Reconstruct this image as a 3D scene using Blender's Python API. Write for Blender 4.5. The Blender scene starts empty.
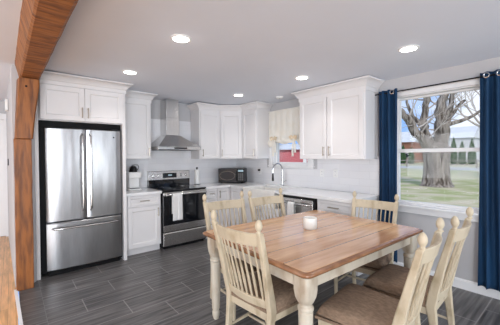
import bpy, math, random
from mathutils import Vector, Matrix
random.seed(7)
SC = bpy.context.scene
COL = SC.collection
PI = math.pi
# ------------------------------------------------------------------ camera
cam_d = bpy.data.cameras.new('camera'); cam = bpy.data.objects.new('camera', cam_d); COL.objects.link(cam)
_a, _b, _c = (math.radians(v) for v in (-40.011, -0.823, -0.421))
_f = Vector((-math.sin(_a)*math.cos(_b), math.cos(_a)*math.cos(_b), math.sin(_b)))
_r = Vector((math.cos(_a), math.sin(_a), 0)); _u = _r.cross(_f)
_r2 = _r*math.cos(_c)+_u*math.sin(_c); _u2 = -_r*math.sin(_c)+_u*math.cos(_c)
cam.matrix_world = Matrix(((_r2.x, _u2.x, -_f.x, -3.686), (_r2.y, _u2.y, -_f.y, -4.84), (_r2.z, _u2.z, -_f.z, 1.436), (0, 0, 0, 1)))
cam_d.sensor_width = 36; cam_d.lens = 284.458/500*36; cam_d.shift_y = -2.323/500; cam_d.clip_start = .05; cam_d.clip_end = 600
SC.camera = cam
# ------------------------------------------------------------------ view, sky, sun
SC.view_settings.view_transform = 'Standard'; SC.view_settings.look = 'None'; SC.view_settings.gamma = 1
SC.view_settings.exposure = 0.0
LAMP_W = 3.0
w = bpy.data.worlds.new('sky'); SC.world = w; w.use_nodes = True
nt = w.node_tree; N = nt.nodes; L = nt.links
for n in list(N): N.remove(n)
tc = N.new('ShaderNodeTexCoord'); mp = N.new('ShaderNodeMapping'); mp.inputs['Scale'].default_value = (1, 1, 2.2)
ns = N.new('ShaderNodeTexNoise'); ns.inputs['Scale'].default_value = 3.2; ns.inputs['Detail'].default_value = 6
cr = N.new('ShaderNodeValToRGB'); cr.color_ramp.elements[0].position = .42; cr.color_ramp.elements[1].position = .60
cr.color_ramp.elements[0].color = (.22, .38, .70, 1); cr.color_ramp.elements[1].color = (.66, .70, .77, 1)
bg = N.new('ShaderNodeBackground'); bg.inputs['Strength'].default_value = 1.5; wo = N.new('ShaderNodeOutputWorld')
L.new(tc.outputs['Generated'], mp.inputs['Vector']); L.new(mp.outputs[0], ns.inputs['Vector']); L.new(ns.outputs['Fac'], cr.inputs[0])
L.new(cr.outputs[0], bg.inputs[0]); L.new(bg.outputs[0], wo.inputs[0])
sd = bpy.data.lights.new('sun', 'SUN'); sd.energy = 2.4; sd.angle = .03; sd.color = (1, .95, .86)
sun = bpy.data.objects.new('sun', sd); COL.objects.link(sun); sun.rotation_euler = (math.radians(48), 0, math.radians(-58+180-165))

# added fill area lights, unseen: behind the camera and along the left wall
def fill_light(name, loc, rot, sx, sy, e, col):
    d = bpy.data.lights.new(name, 'AREA'); d.shape = 'RECTANGLE'; d.size = sx; d.size_y = sy; d.energy = e; d.color = col
    o = bpy.data.objects.new(name, d); COL.objects.link(o); o.location = loc; o.rotation_euler = rot
fill_light('added_front_fill', (-5.40, -7.42, 1.2), (math.radians(102), 0, math.radians(-8)), 2.9, 2.1, 215, (.90, .955, 1))
fill_light('added_front_fill', (-.95, -7.42, 1.2), (math.radians(102), 0, math.radians(4)), 1.1, 2.1, 55, (.90, .955, 1))
fill_light('added_left_fill', (-7.9, -1.5, 1.4), (math.radians(95), 0, math.radians(-90)), 3.0, 1.6, 120, (.92, .96, 1))
# ------------------------------------------------------------------ materials
def mat(name, col, rough=.5, metal=0, var=0, scale=8, stretch=(1, 1, 1), bump=0, bscale=None, coat=0, col2=None, detail=4, spec=None, lo=.35, hi=.65, bdist=.01):
    m = bpy.data.materials.new(name); m.use_nodes = True; t = m.node_tree; b = t.nodes['Principled BSDF']
    b.inputs['Roughness'].default_value = rough; b.inputs['Metallic'].default_value = metal
    if coat: b.inputs['Coat Weight'].default_value = coat; b.inputs['Coat Roughness'].default_value = .12
    if spec is not None: b.inputs['Specular IOR Level'].default_value = spec
    c = tuple(col)+(1,)
    b.inputs['Base Color'].default_value = c
    co = t.nodes.new('ShaderNodeTexCoord'); ma = t.nodes.new('ShaderNodeMapping'); ma.inputs['Scale'].default_value = stretch
    t.links.new(co.outputs['Object'], ma.inputs[0])
    n = t.nodes.new('ShaderNodeTexNoise'); n.inputs['Scale'].default_value = scale; n.inputs['Detail'].default_value = detail
    t.links.new(ma.outputs[0], n.inputs['Vector'])
    if col2 is None: col2 = tuple(x*(1-var) for x in col)
    r = t.nodes.new('ShaderNodeValToRGB'); r.color_ramp.elements[0].position = lo; r.color_ramp.elements[1].position = hi
    r.color_ramp.elements[0].color = tuple(col2)+(1,); r.color_ramp.elements[1].color = c
    t.links.new(n.outputs['Fac'], r.inputs[0]); t.links.new(r.outputs[0], b.inputs['Base Color'])
    if bump:
        n2 = n
        if bscale:
            n2 = t.nodes.new('ShaderNodeTexNoise'); n2.inputs['Scale'].default_value = bscale; t.links.new(ma.outputs[0], n2.inputs['Vector'])
        bp = t.nodes.new('ShaderNodeBump'); bp.inputs['Strength'].default_value = bump; bp.inputs['Distance'].default_value = bdist
        t.links.new(n2.outputs['Fac'], bp.inputs['Height']); t.links.new(bp.outputs[0], b.inputs['Normal'])
    return m
def emis(name, col, s):
    m = bpy.data.materials.new(name); m.use_nodes = True; b = m.node_tree.nodes['Principled BSDF']
    b.inputs['Base Color'].default_value = tuple(col)+(1,); b.inputs['Emission Color'].default_value = tuple(col)+(1,); b.inputs['Emission Strength'].default_value = s
    return m
def tilemat(name, c1, c2, grout, bw, rh, mort, rough, axes, bump=.3, off=.5, grain=None, shift=(0, 0), spec=.5):
    """brick texture on real-world coordinates; axes picks which two of x,y,z run along / across the bricks"""
    m = bpy.data.materials.new(name); m.use_nodes = True; t = m.node_tree; b = t.nodes['Principled BSDF']
    co = t.nodes.new('ShaderNodeTexCoord'); sx = t.nodes.new('ShaderNodeSeparateXYZ'); cx = t.nodes.new('ShaderNodeCombineXYZ')
    t.links.new(co.outputs['Object'], sx.inputs[0])
    for i, a in enumerate(axes):
        ad = t.nodes.new('ShaderNodeMath'); ad.operation = 'ADD'; ad.inputs[1].default_value = shift[i]
        t.links.new(sx.outputs['XYZ'.index(a)], ad.inputs[0]); t.links.new(ad.outputs[0], cx.inputs[i])
    br = t.nodes.new('ShaderNodeTexBrick'); t.links.new(cx.outputs[0], br.inputs['Vector'])
    br.inputs['Scale'].default_value = 1; br.inputs['Brick Width'].default_value = bw; br.inputs['Row Height'].default_value = rh
    br.inputs['Mortar Size'].default_value = mort; br.inputs['Mortar Smooth'].default_value = .1; br.offset = off; br.inputs['Bias'].default_value = 0
    br.inputs['Color1'].default_value = tuple(c1)+(1,); br.inputs['Color2'].default_value = tuple(c2)+(1,); br.inputs['Mortar'].default_value = tuple(grout)+(1,)
    b.inputs['Roughness'].default_value = rough; b.inputs['Specular IOR Level'].default_value = spec
    src = br.outputs['Color']
    if grain:
        mp2 = t.nodes.new('ShaderNodeMapping'); mp2.inputs['Scale'].default_value = (grain[0], grain[1], 1); t.links.new(cx.outputs[0], mp2.inputs[0])
        ng = t.nodes.new('ShaderNodeTexNoise'); ng.inputs['Scale'].default_value = 1; ng.inputs['Detail'].default_value = 5; t.links.new(mp2.outputs[0], ng.inputs['Vector'])
        rg = t.nodes.new('ShaderNodeValToRGB'); rg.color_ramp.elements[0].position = .35; rg.color_ramp.elements[1].position = .68
        rg.color_ramp.elements[0].color = (grain[2],)*3+(1,); rg.color_ramp.elements[1].color = (grain[3],)*3+(1,)
        t.links.new(ng.outputs['Fac'], rg.inputs[0])
        mx = t.nodes.new('ShaderNodeMix'); mx.data_type = 'RGBA'; mx.blend_type = 'MULTIPLY'
        t.links.new(rg.outputs[0], mx.inputs['B']); t.links.new(br.outputs['Color'], mx.inputs['A'])
        inv = t.nodes.new('ShaderNodeMath'); inv.operation = 'SUBTRACT'; inv.inputs[0].default_value = 1; t.links.new(br.outputs['Fac'], inv.inputs[1])
        t.links.new(inv.outputs[0], mx.inputs['Factor']); src = mx.outputs['Result']
    t.links.new(src, b.inputs['Base Color'])
    bp = t.nodes.new('ShaderNodeBump'); bp.inputs['Strength'].default_value = bump; bp.inputs['Distance'].default_value = .002; bp.invert = True
    t.links.new(br.outputs['Fac'], bp.inputs['Height']); t.links.new(bp.outputs[0], b.inputs['Normal'])
    return m
M = {}
M['wall'] = mat('grey_paint', (.53, .525, .54), .75, var=.03, scale=3, bump=.03, bscale=180)
M['ceil'] = mat('ceiling_paint', (.73, .765, .84), .85, var=.02, scale=2, bump=.05, bscale=90)
M['trim'] = mat('white_trim_paint', (.84, .84, .85), .4, var=.03, scale=5)
M['cab'] = mat('white_cabinet_paint', (.78, .765, .77), .38, var=.02, scale=4)
M['counter'] = mat('white_quartz', (.86, .86, .87), .16, var=.05, scale=6, detail=8)
M['steel'] = mat('brushed_steel', (.68, .67, .66), .24, 1, var=.10, scale=60, stretch=(1, 1, .02), bump=.05)
M['fsteel'] = mat('fridge_steel', (.43, .43, .44), .30, 1, var=.08, scale=50, stretch=(1, 1, .16), bump=.75, bscale=3.0, bdist=.03)
M['chrome'] = mat('chrome', (.50, .51, .53), .14, 1)
M['nickel'] = mat('brushed_nickel', (.42, .37, .31), .3, 1, var=.1)
M['black'] = mat('black_plastic', (.009, .009, .010), .3, var=.2, spec=.3)
M['glassblk'] = mat('black_glass', (.006, .007, .01), .05, var=.2, coat=.5)
M['darkgap'] = mat('dark_metal_gap_shade', (.008, .008, .009), .6, spec=.15)
M['white'] = mat('white_plastic', (.82, .82, .81), .3, var=.02)
M['ceramic'] = mat('white_ceramic', (.86, .84, .80), .28, var=.04, scale=20)
M['towel'] = mat('white_towel', (.80, .79, .78), .95, var=.08, scale=90, bump=.4)
M['beam'] = mat('rough_sawn_beam', (.34, .125, .028), .6, col2=(.13, .040, .009), scale=4, stretch=(1.5, 7, 2), detail=9, bump=.7, lo=.33, hi=.62)
M['post'] = mat('aged_post_wood', (.32, .108, .020), .5, col2=(.11, .032, .006), scale=5, stretch=(5, 5, .7), detail=9, bump=.5, lo=.33, hi=.62)
M['chair'] = mat('cream_distressed_paint', (.56, .475, .345), .5, col2=(.40, .32, .21), scale=12, stretch=(1, 1, .6), detail=7, bump=.1, lo=.30, hi=.5)
M['tleg'] = mat('antique_white_paint', (.58, .52, .425), .5, col2=(.40, .32, .235), scale=10, stretch=(1, 1, .5), detail=7, bump=.1, lo=.30, hi=.5)
M['seat'] = mat('taupe_upholstery', (.30, .205, .14), .9, col2=(.20, .135, .09), scale=70, detail=6, bump=.35, stretch=(1, .5, 1))
M['edge'] = mat('stained_edge_wood', (.33, .155, .070), .25, col2=(.21, .09, .038), scale=10, stretch=(1, 1, 3), coat=.4)
M['navy'] = mat('navy_curtain_cloth', (.008, .046, .115), .75, col2=(.005, .028, .075), scale=5, stretch=(1, 1, .3), spec=.3)
M['cream'] = mat('cream_curtain_cloth', (.97, .95, .90), .9, col2=(.94, .90, .82), scale=9, bump=.15)
M['rod'] = mat('black_rod', (.015, .014, .016), .35, .6)
M['lawn'] = mat('patchy_lawn', (.30, .33, .14), 1, col2=(.50, .44, .32), scale=.9, detail=10, lo=.40, hi=.60, bump=.4)
M['path'] = mat('pale_road', (.45, .45, .46), .9, var=.15, scale=1)
M['bark'] = mat('grey_bark', (.34, .30, .265), .95, col2=(.08, .062, .05), scale=4.5, stretch=(1.6, 1.6, .35), detail=10, bump=1, bdist=.12, lo=.38, hi=.60)
M['bark2'] = mat('pale_bark', (.55, .50, .47), .95, col2=(.40, .35, .32), scale=4, detail=6)
M['fir'] = mat('evergreen_needles', (.05, .10, .035), 1, col2=(.02, .045, .02), scale=6, bump=1)
M['brick'] = mat('red_siding', (.60, .15, .17), .8, var=.1, scale=3, stretch=(1, 1, 8))
M['house'] = mat('pale_siding', (.60, .60, .62), .8, var=.06)
M['house2'] = mat('brown_brick', (.34, .15, .10), .9, var=.25, scale=6)
M['roof'] = mat('pale_roof', (.62, .64, .68), .9, var=.15, scale=2)
M['rfence'] = mat('fence_wood', (.35, .31, .28), .9, var=.3, scale=6)
M['display'] = emis('lit_display', (.30, .42, .48), .3)
M['lens'] = emis('lit_lens', (1.0, .97, .92), 9.0)
M['tile'] = tilemat('grey_plank_tile', (.090, .086, .086), (.118, .113, .112), (.25, .24, .235), .626, .298, .0045, .33, 'XY', off=.5, grain=(2.2, 34, .50, 1.7), shift=(20*.626+2.22, 24*.298+.058), spec=.45)
M['tileb'] = tilemat('grey_border_tile', (.090, .086, .086), (.118, .113, .112), (.25, .24, .235), .60, .30, .0045, .33, 'YX', off=.5, grain=(34, 2.2, .50, 1.7), shift=(12.3, 3.76+3), spec=.45)
M['oak'] = tilemat('honey_oak_boards', (.78, .42, .18), (.66, .34, .13), (.18, .07, .02), 1.1, .057, .0012, .3, 'YX', off=.37, grain=(3, 30, .75, 1.2), shift=(20, 10))
M['subA'] = tilemat('white_wall_tile', (.80, .80, .82), (.77, .77, .80), (.72, .72, .74), .30, .10, .0022, .12, 'XZ', shift=(10, .086), bump=.4)
M['subB'] = tilemat('white_wall_tile_right', (.80, .80, .82), (.77, .77, .80), (.72, .72, .74), .30, .10, .0022, .12, 'YZ', shift=(10, .086), bump=.4)
M['bow'] = mat('peach_ribbon', (.88, .72, .52), .9, var=.1)
t_ = M['cream'].node_tree; tl_ = t_.nodes.new('ShaderNodeBsdfTranslucent'); mx_ = t_.nodes.new('ShaderNodeMixShader'); mx_.inputs[0].default_value = .2
tl_.inputs[0].default_value = (.95, .90, .80, 1); pb_ = t_.nodes['Principled BSDF']; ou_ = t_.nodes['Material Output']
t_.links.new(pb_.outputs[0], mx_.inputs[1]); t_.links.new(tl_.outputs[0], mx_.inputs[2]); t_.links.new(mx_.outputs[0], ou_.inputs[0])
M['keys'] = mat('grey_keys', (.12, .12, .125), .5)
def table_material():
    m = mat('honey_tabletop', (.72, .43, .235), .16, col2=(.47, .215, .09), scale=2.5, stretch=(.8, 6, 1), detail=8, coat=.6, lo=.3, hi=.7)
    t = m.node_tree; b = t.nodes['Principled BSDF']; ramp = b.inputs['Base Color'].links[0].from_node
    co = t.nodes.new('ShaderNodeTexCoord'); sx = t.nodes.new('ShaderNodeSeparateXYZ'); t.links.new(co.outputs['Object'], sx.inputs[0])
    a = t.nodes.new('ShaderNodeMath'); a.operation = 'MULTIPLY_ADD'; a.inputs[1].default_value = 1/.2005; a.inputs[2].default_value = 10
    t.links.new(sx.outputs[1], a.inputs[0])
    f = t.nodes.new('ShaderNodeMath'); f.operation = 'FRACT'; t.links.new(a.outputs[0], f.inputs[0])
    g = t.nodes.new('ShaderNodeMath'); g.operation = 'SUBTRACT'; g.inputs[1].default_value = .5; t.links.new(f.outputs[0], g.inputs[0])
    h = t.nodes.new('ShaderNodeMath'); h.operation = 'ABSOLUTE'; t.links.new(g.outputs[0], h.inputs[0])
    k = t.nodes.new('ShaderNodeMath'); k.operation = 'GREATER_THAN'; k.inputs[1].default_value = .5-.0055/.2005/2*1.3; t.links.new(h.outputs[0], k.inputs[0])
    mx = t.nodes.new('ShaderNodeMix'); mx.data_type = 'RGBA'; mx.inputs['B'].default_value = (.20, .085, .035, 1)
    t.links.new(k.outputs[0], mx.inputs['Factor']); t.links.new(ramp.outputs[0], mx.inputs['A']); t.links.new(mx.outputs['Result'], b.inputs['Base Color'])
    return m
M['table'] = table_material()
def glass_material():
    m = bpy.data.materials.new('window_glass'); m.use_nodes = True; t = m.node_tree
    for n in list(t.nodes): t.nodes.remove(n)
    o = t.nodes.new('ShaderNodeOutputMaterial'); tr = t.nodes.new('ShaderNodeBsdfTransparent'); gl = t.nodes.new('ShaderNodeBsdfGlossy'); gl.inputs['Roughness'].default_value = .02
    mx = t.nodes.new('ShaderNodeMixShader'); fr = t.nodes.new('ShaderNodeFresnel'); fr.inputs['IOR'].default_value = 1.45
    mu = t.nodes.new('ShaderNodeMath'); mu.operation = 'MULTIPLY'; mu.inputs[1].default_value = .25
    t.links.new(fr.outputs[0], mu.inputs[0]); t.links.new(mu.outputs[0], mx.inputs[0]); t.links.new(tr.outputs[0], mx.inputs[1]); t.links.new(gl.outputs[0], mx.inputs[2]); t.links.new(mx.outputs[0], o.inputs[0])
    return m
M['glass'] = glass_material()

# ------------------------------------------------------------------ mesh builder
class MB:
    def __init__(s): s.v = []; s.f = []; s.m = Matrix.Identity(4)
    def add(s, vs, fs):
        o = len(s.v); s.v += [tuple(s.m @ Vector(p)) for p in vs]; s.f += [tuple(i+o for i in f) for f in fs]; return s
    def box(s, x0, x1, y0, y1, z0, z1):
        x0, x1 = sorted((x0, x1)); y0, y1 = sorted((y0, y1)); z0, z1 = sorted((z0, z1))
        return s.add([(x0, y0, z0), (x1, y0, z0), (x1, y1, z0), (x0, y1, z0), (x0, y0, z1), (x1, y0, z1), (x1, y1, z1), (x0, y1, z1)],
                     [(0, 3, 2, 1), (4, 5, 6, 7), (0, 1, 5, 4), (1, 2, 6, 5), (2, 3, 7, 6), (3, 0, 4, 7)])
    def rings(s, rs, cap=True, close=False):
        n = len(rs[0]); vs = [p for r in rs for p in r]; fs = []
        m = len(rs)
        for k in range(m if close else m-1):
            a = k*n; b = ((k+1) % m)*n
            for i in range(n):
                j = (i+1) % n; fs.append((a+i, a+j, b+j, b+i))
        if cap and not close: fs.append(tuple(range(n-1, -1, -1))); fs.append(tuple(range((m-1)*n, m*n)))
        return s.add(vs, fs)
    def lathe(s, prof, c=(0, 0, 0), n=20, squash=1):
        return s.rings([[(c[0]+r*math.cos(2*PI*i/n), c[1]+r*squash*math.sin(2*PI*i/n), c[2]+z) for i in range(n)] for r, z in prof])
    def tube(s, pts, r, n=8):
        pts = [Vector(p) for p in pts]; rs = r if isinstance(r, (list, tuple)) else [r]*len(pts); out = []; up = None
        for i, p in enumerate(pts):
            d = (pts[min(i+1, len(pts)-1)]-pts[max(i-1, 0)]).normalized()
            if up is None:
                up = Vector((0, 0, 1)) if abs(d.z) < .9 else Vector((1, 0, 0))
            a = (up-d*up.dot(d)).normalized(); up = a; b = d.cross(a)
            out.append([tuple(p+a*rs[i]*math.cos(2*PI*k/n)+b*rs[i]*math.sin(2*PI*k/n)) for k in range(n)])
        return s.rings(out)
    def bar(s, pts):
        """rectangular bar lofted through (x,y,z,wx,wy) stations"""
        return s.rings([[(x-a/2, y-b/2, z), (x+a/2, y-b/2, z), (x+a/2, y+b/2, z), (x-a/2, y+b/2, z)] for x, y, z, a, b in pts])
    def prism(s, poly, z0, z1):
        return s.rings([[(x, y, z0) for x, y in poly], [(x, y, z1) for x, y in poly]])
    def extx(s, prof, x0, x1):
        return s.rings([[(x0, y, z) for y, z in prof], [(x1, y, z) for y, z in prof]])
    def sweep(s, path, prof, z0):
        """profile (out,z) swept on a plan path, outward = right of travel"""
        P = [Vector(p) for p in path]; rs = []
        for i, p in enumerate(P):
            ns_ = []
            if i: d = (p-P[i-1]).normalized(); ns_.append(Vector((d.y, -d.x)))
            if i < len(P)-1: d = (P[i+1]-p).normalized(); ns_.append(Vector((d.y, -d.x)))
            n = ns_[0] if len(ns_) == 1 else (ns_[0]+ns_[1])/(1+ns_[0].dot(ns_[1]))
            rs.append([(p.x+n.x*o, p.y+n.y*o, z0+z) for o, z in prof])
        return s.rings(rs)
    def grid(s, fn, nu, nv, th=None):
        vs = [fn(i/nu, j/nv) for j in range(nv+1) for i in range(nu+1)]
        fs = [(j*(nu+1)+i, j*(nu+1)+i+1, (j+1)*(nu+1)+i+1, (j+1)*(nu+1)+i) for j in range(nv) for i in range(nu)]
        return s.add(vs, fs)
    def build(s, name, m, parent=None, bevel=0, smooth=35, solid=0, kind=None, label=None, seg=2):
        me = bpy.data.meshes.new(name); me.from_pydata(s.v, [], s.f); me.materials.append(M[m] if isinstance(m, str) else m)
        import bmesh
        b = bmesh.new(); b.from_mesh(me); bmesh.ops.recalc_face_normals(b, faces=b.faces); b.to_mesh(me); b.free()
        if smooth:
            for p in me.polygons: p.use_smooth = True
            me.set_sharp_from_angle(angle=math.radians(smooth))
        o = bpy.data.objects.new(name, me); COL.objects.link(o)
        if parent: o.parent = parent
        if solid:
            k = o.modifiers.new('thickness', 'SOLIDIFY'); k.thickness = solid; k.offset = 0
        if bevel:
            k = o.modifiers.new('bevel', 'BEVEL'); k.width = bevel; k.segments = seg; k.limit_method = 'ANGLE'; k.angle_limit = math.radians(40)
        if kind: o['kind'] = kind
        if label: o['label'] = label
        return o
def B(*a): return MB().box(*a)
def thing(name, label, cat, loc=(0, 0, 0), rz=0, group=None):
    o = bpy.data.objects.new(name, None); COL.objects.link(o); o.location = loc; o.rotation_euler = (0, 0, rz); o.empty_display_size = .1
    o['label'] = label; o['category'] = cat
    if group: o['group'] = group
    return o
def tag(o, label, cat, group=None):
    o['label'] = label; o['category'] = cat
    if group: o['group'] = group
    return o
def copy_tree(o, parent=None):
    kids = list(o.children); c = o.copy(); COL.objects.link(c)
    if parent: c.parent = parent
    for k in kids: copy_tree(k, c)
    return c
def ceil_z(x): return 2.400+.02*(-x-.4)

# ================================================================== SETTING
S = 'structure'
B(-3.64, .15, -9, .15, -.12, 0).build('floor', 'tile', kind=S, smooth=0)
B(-3.64, -3.462, -9, -.70, 0, .0012).build('floor', 'tileb', kind=S, smooth=0)
B(-9, -3.66, -9, 4.2, -.12, 0).build('floor', 'oak', kind=S, smooth=0)
MB().prism([(-3.683, -.86), (-3.655, -.86), (-3.628, -1.75), (-3.60, -9), (-3.625, -9), (-3.652, -1.75)], 0, .012).build('trim_1', 'trim', kind=S, smooth=0)
cm = MB()
cm.add([(.2, -9, ceil_z(.2)), (.2, 4.2, ceil_z(.2)), (-9, 4.2, ceil_z(-5)), (-9, -9, ceil_z(-5)), (-5, 4.2, ceil_z(-5)), (-5, -9, ceil_z(-5)),
        (.2, -9, 2.8), (.2, 4.2, 2.8), (-9, 4.2, 2.8), (-9, -9, 2.8)],
       [(0, 1, 4, 5), (5, 4, 2, 3), (6, 9, 8, 7), (0, 5, 3, 9, 6), (1, 7, 8, 2, 4), (0, 6, 7, 1), (3, 2, 8, 9)])
cm.build('ceiling', 'ceil', kind=S, smooth=0)
B(-3.48, .15, 0, .15, 0, 2.6).build('wall_back', 'wall', kind=S, smooth=0)
# right wall with the two window openings
W1 = (-4.30, -3.262, .832, 2.155); W2 = (-1.93, -1.10, 1.27, 2.16)   # y0,y1,z0,z1
wr = MB()
wr.box(0, .15, -9, W1[0], 0, 2.6); wr.box(0, .15, W1[0], W1[1], 0, W1[2]); wr.box(0, .15, W1[0], W1[1], W1[3], 2.6)
wr.box(0, .15, W1[1], W2[0], 0, 2.6); wr.box(0, .15, W2[0], W2[1], 0, W2[2]); wr.box(0, .15, W2[0], W2[1], W2[3], 2.6); wr.box(0, .15, W2[1], 0, 0, 2.6)
wr.build('wall_right', 'wall', kind=S, smooth=0)
# partition that ends in the timber post, and the hall behind it
MB().prism([(-3.671, -.765), (-3.51, -.765), (-3.480, -.72), (-3.480, 2.0), (-3.745, 2.0)], 0, 2.6).build('wall_partition', 'wall', kind=S, smooth=0)
B(-3.78, -3.49, 2.0, 2.12, 0, 2.6).build('wall_hall', 'wall', kind=S, smooth=0)
B(-6.5, -4.70, 2.0, 2.12, 0, 2.6).build('wall_hall', 'wall', kind=S, smooth=0)
B(-4.70, -3.78, 2.0, 2.12, 2.13, 2.6).build('wall_hall', 'wall', kind=S, smooth=0)
MB().sweep([(-3.745, 1.98), (-3.671, -.765)], [(-.002, 0), (-.016, 0), (-.016, .10), (-.010, .115), (-.002, .12)], 0).build('baseboard_partition', 'trim', kind=S, smooth=0)
B(-8.15, -8, -9, 4.2, 0, 2.6).build('wall_left', 'wall', kind=S, smooth=0)
# front of the open-plan room, behind the camera: openings added and placed to shape fill light and reflections
wf = MB()
for x0, x1 in ((-8, -6.9), (-3.9, -1.55), (-.35, 0)): wf.box(x0, x1, -7.6, -7.45, 0, 2.6)
wf.box(-8, 0, -7.6, -7.45, 2.3, 2.6)
wf.build('wall_front', 'wall', kind=S, smooth=0)
MB().extx([(-.002, 0), (-.018, 0), (-.018, .085), (-.012, .10), (-.002, .105)], 0, 4.40)
bb = MB(); bb.sweep([(0, -3.09), (0, -7.45)], [(-.002, 0), (.018, 0), (.018, .085), (.012, .10), (-.002, .105)], 0)
bb.build('baseboard_right', 'trim', kind=S, smooth=0)
# tiled backsplash
bs = MB(); bs.box(-2.46, 0, -.008, 0, .914, 2.09)
bs.build('backsplash', 'subA', kind=S, smooth=0)
bs = MB(); bs.box(-.008, 0, -.95, -.008, .914, 1.40); bs.box(-.008, 0, -2.10, -.95, .914, 1.225); bs.box(-.008, 0, -3.09, -2.10, .914, 1.42)
bs.build('backsplash', 'subB', kind=S, smooth=0)
# door in the hall
d = thing('door_1', '', ''); del d['label']; del d['category']; d['kind'] = S; d.location = (-4.70, 2.02, 0)
dm = B(0, .92, 0, .045, .01, 2.13)
for x0, x1, z0, z1 in ((.12, .42, .2, .9), (.50, .80, .2, .9), (.12, .42, 1.05, 1.95), (.50, .80, 1.05, 1.95)):
    dm.box(x0, x1, -.008, 0, z0, z1)
dm.build('door_panel', 'trim', d, bevel=.006)
MB().box(-.10, 0, -.04, -.02, 0, 2.13).box(.92, 1.02, -.04, -.02, 0, 2.13).box(-.10, 1.02, -.04, -.02, 2.13, 2.24).build('door_casing', 'trim', d, bevel=.004)
MB().lathe([(0, 0), (.012, 0), (.012, .03), (.027, .04), (.027, .06), (0, .07)]).build('door_knob', 'nickel', d).matrix_local = Matrix.Translation((.06, -.01, .95)) @ Matrix.Rotation(PI/2, 4, 'X')

# window 1 (large, double hung)
def struct_root(name, loc=(0, 0, 0)):
    o = bpy.data.objects.new(name, None); COL.objects.link(o); o['kind'] = S; o.location = loc; o.empty_display_size = .1; return o
w1 = struct_root('window_1')
y0, y1, z0, z1 = W1; ZR = 1.492
f = MB()
f.box(.0, .15, y0, y0+.022, z0, z1).box(.0, .15, y1-.022, y1, z0, z1).box(0, .15, y0, y1, z1-.012, z1).box(0, .15, y0, y1, z0, z0+.014)
f.build('window_frame', 'trim', w1, bevel=.003)
f = MB().box(.04, .08, y0+.022, y1-.022, z0+.014, z0+.04).box(.04, .08, y0+.022, y1-.022, ZR-.026, ZR+.014).box(.04, .08, y0+.022, y0+.05, z0+.04, ZR-.026).box(.04, .08, y1-.05, y1-.022, z0+.04, ZR-.026)
f.build('lower_sash', 'trim', w1, bevel=.003)
f = MB().box(.085, .12, y0+.022, y1-.022, ZR-.015, ZR+.018).box(.085, .12, y0+.022, y1-.022, z1-.034, z1-.012).box(.085, .12, y0+.022, y0+.047, ZR+.018, z1-.034).box(.085, .12, y1-.047, y1-.022, ZR+.018, z1-.034)
f.build('upper_sash', 'trim', w1, bevel=.003)
B(.058, .062, y0+.05, y1-.05, z0+.04, ZR-.026).build('pane', 'glass', w1)
B(.10, .104, y0+.047, y1-.047, ZR+.018, z1-.034).build('pane', 'glass', w1)
f = MB().box(-.02, 0, y0-.10, y0, z0-.01, z1+.0).box(-.02, 0, y1, y1+.10, z0-.01, z1).box(-.022, 0, y0-.11, y1+.11, z1, z1+.05).box(-.030, 0, y0-.115, y1+.115, z1+.05, z1+.062)
f.build('window_casing', 'trim', w1, bevel=.003)
f = MB().box(-.055, .04, y0-.12, y1+.12, z0-.022, z0).box(-.02, 0, y0-.10, y1+.10, z0-.095, z0-.022)
f.build('window_sill', 'trim', w1, bevel=.004)
# window 2 (over the sink)
w2 = struct_root('window_2')
y0, y1, z0, z1 = W2
MB().box(0, .15, y0, y0+.03, z0, z1).box(0, .15, y1-.03, y1, z0, z1).box(0, .15, y0, y1, z1-.03, z1).box(0, .15, y0, y1, z0, z0+.02).build('window_frame', 'trim', w2, bevel=.003)
MB().box(.05, .09, y0+.03, y1-.03, z0+.02, z0+.055).box(.05, .09, y0+.03, y1-.03, 1.69, 1.73).box(.05, .09, y0+.03, y0+.065, z0+.05, z1-.03).box(.05, .09, y1-.065, y1-.03, z0+.05, z1-.03).build('sash', 'trim', w2, bevel=.003)
B(.068, .072, y0+.06, y1-.06, z0+.05, 1.70).build('pane', 'glass', w2); B(.068, .072, y0+.06, y1-.06, 1.72, z1-.03).build('pane', 'glass', w2)
MB().box(-.02, 0, y0-.10, y0, z0, z1).box(-.02, 0, y1, y1+.085, z0, z1).box(-.022, 0, y0-.10, y1+.085, z1, z1+.06).build('window_casing', 'trim', w2, bevel=.003)
MB().box(-.045, .04, y0-.11, y1+.085, z0-.022, z0).box(-.02, -.0081, y0-.10, y1+.085, z0-.045, z0-.022).build('window_sill', 'trim', w2, bevel=.003)

# ================================================================== TIMBER
bm = MB(); NB = 46; rg = random.Random(3); rs = []
for i in range(NB+1):
    y = -.79-i*(6.6/NB); j = lambda: rg.uniform(-.002, .002)
    k = .020*(-.9-y); x0 = -3.603+k*.8; x1 = -3.425+k
    zt = ceil_z(-3.55)+.03; zb = 2.305
    rs.append([(x0+j(), y, zb+.012+j()), (x0+.016+j(), y, zb+j()), (x1-.02, y, zb+j()), (x1+j(), y, zb+.015+j()), (x1, y, zt), (x0-.045+j(), y, zt)])
bm.rings(rs)
tag(bm.build('timber_beam', 'beam', smooth=25), 'long rough-sawn brown ceiling beam running overhead from the corner post', 'beam')
p = thing('timber_post', 'reddish-brown wooden post under the ceiling beam beside the fridge', 'post', (-3.58, -.86, 0))
rs = []
for i in range(15):
    z = i*1.64/14; j = lambda: rg.uniform(-.003, .003)
    rs.append([(-.083+j(), -.05+j(), z), (.068+j(), -.05+j(), z), (.072+j(), .09, z), (-.083+j(), .09, z)])
MB().rings(rs).build('post_shaft', 'post', p, bevel=.006)
rs = []
for i in range(8):
    t = i/7; z = 1.642+t*(2.30-1.642); j = lambda: rg.uniform(-.003, .003)
    xr = .082+.068*min(1, t*1.1)**1.2
    rs.append([(-.073+.045*t+j(), -.062+j(), z), (xr-.012, -.065+j(), z), (xr, -.05, z), (xr-.01, .09, z), (-.078+.03*t, .09, z)])
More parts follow.
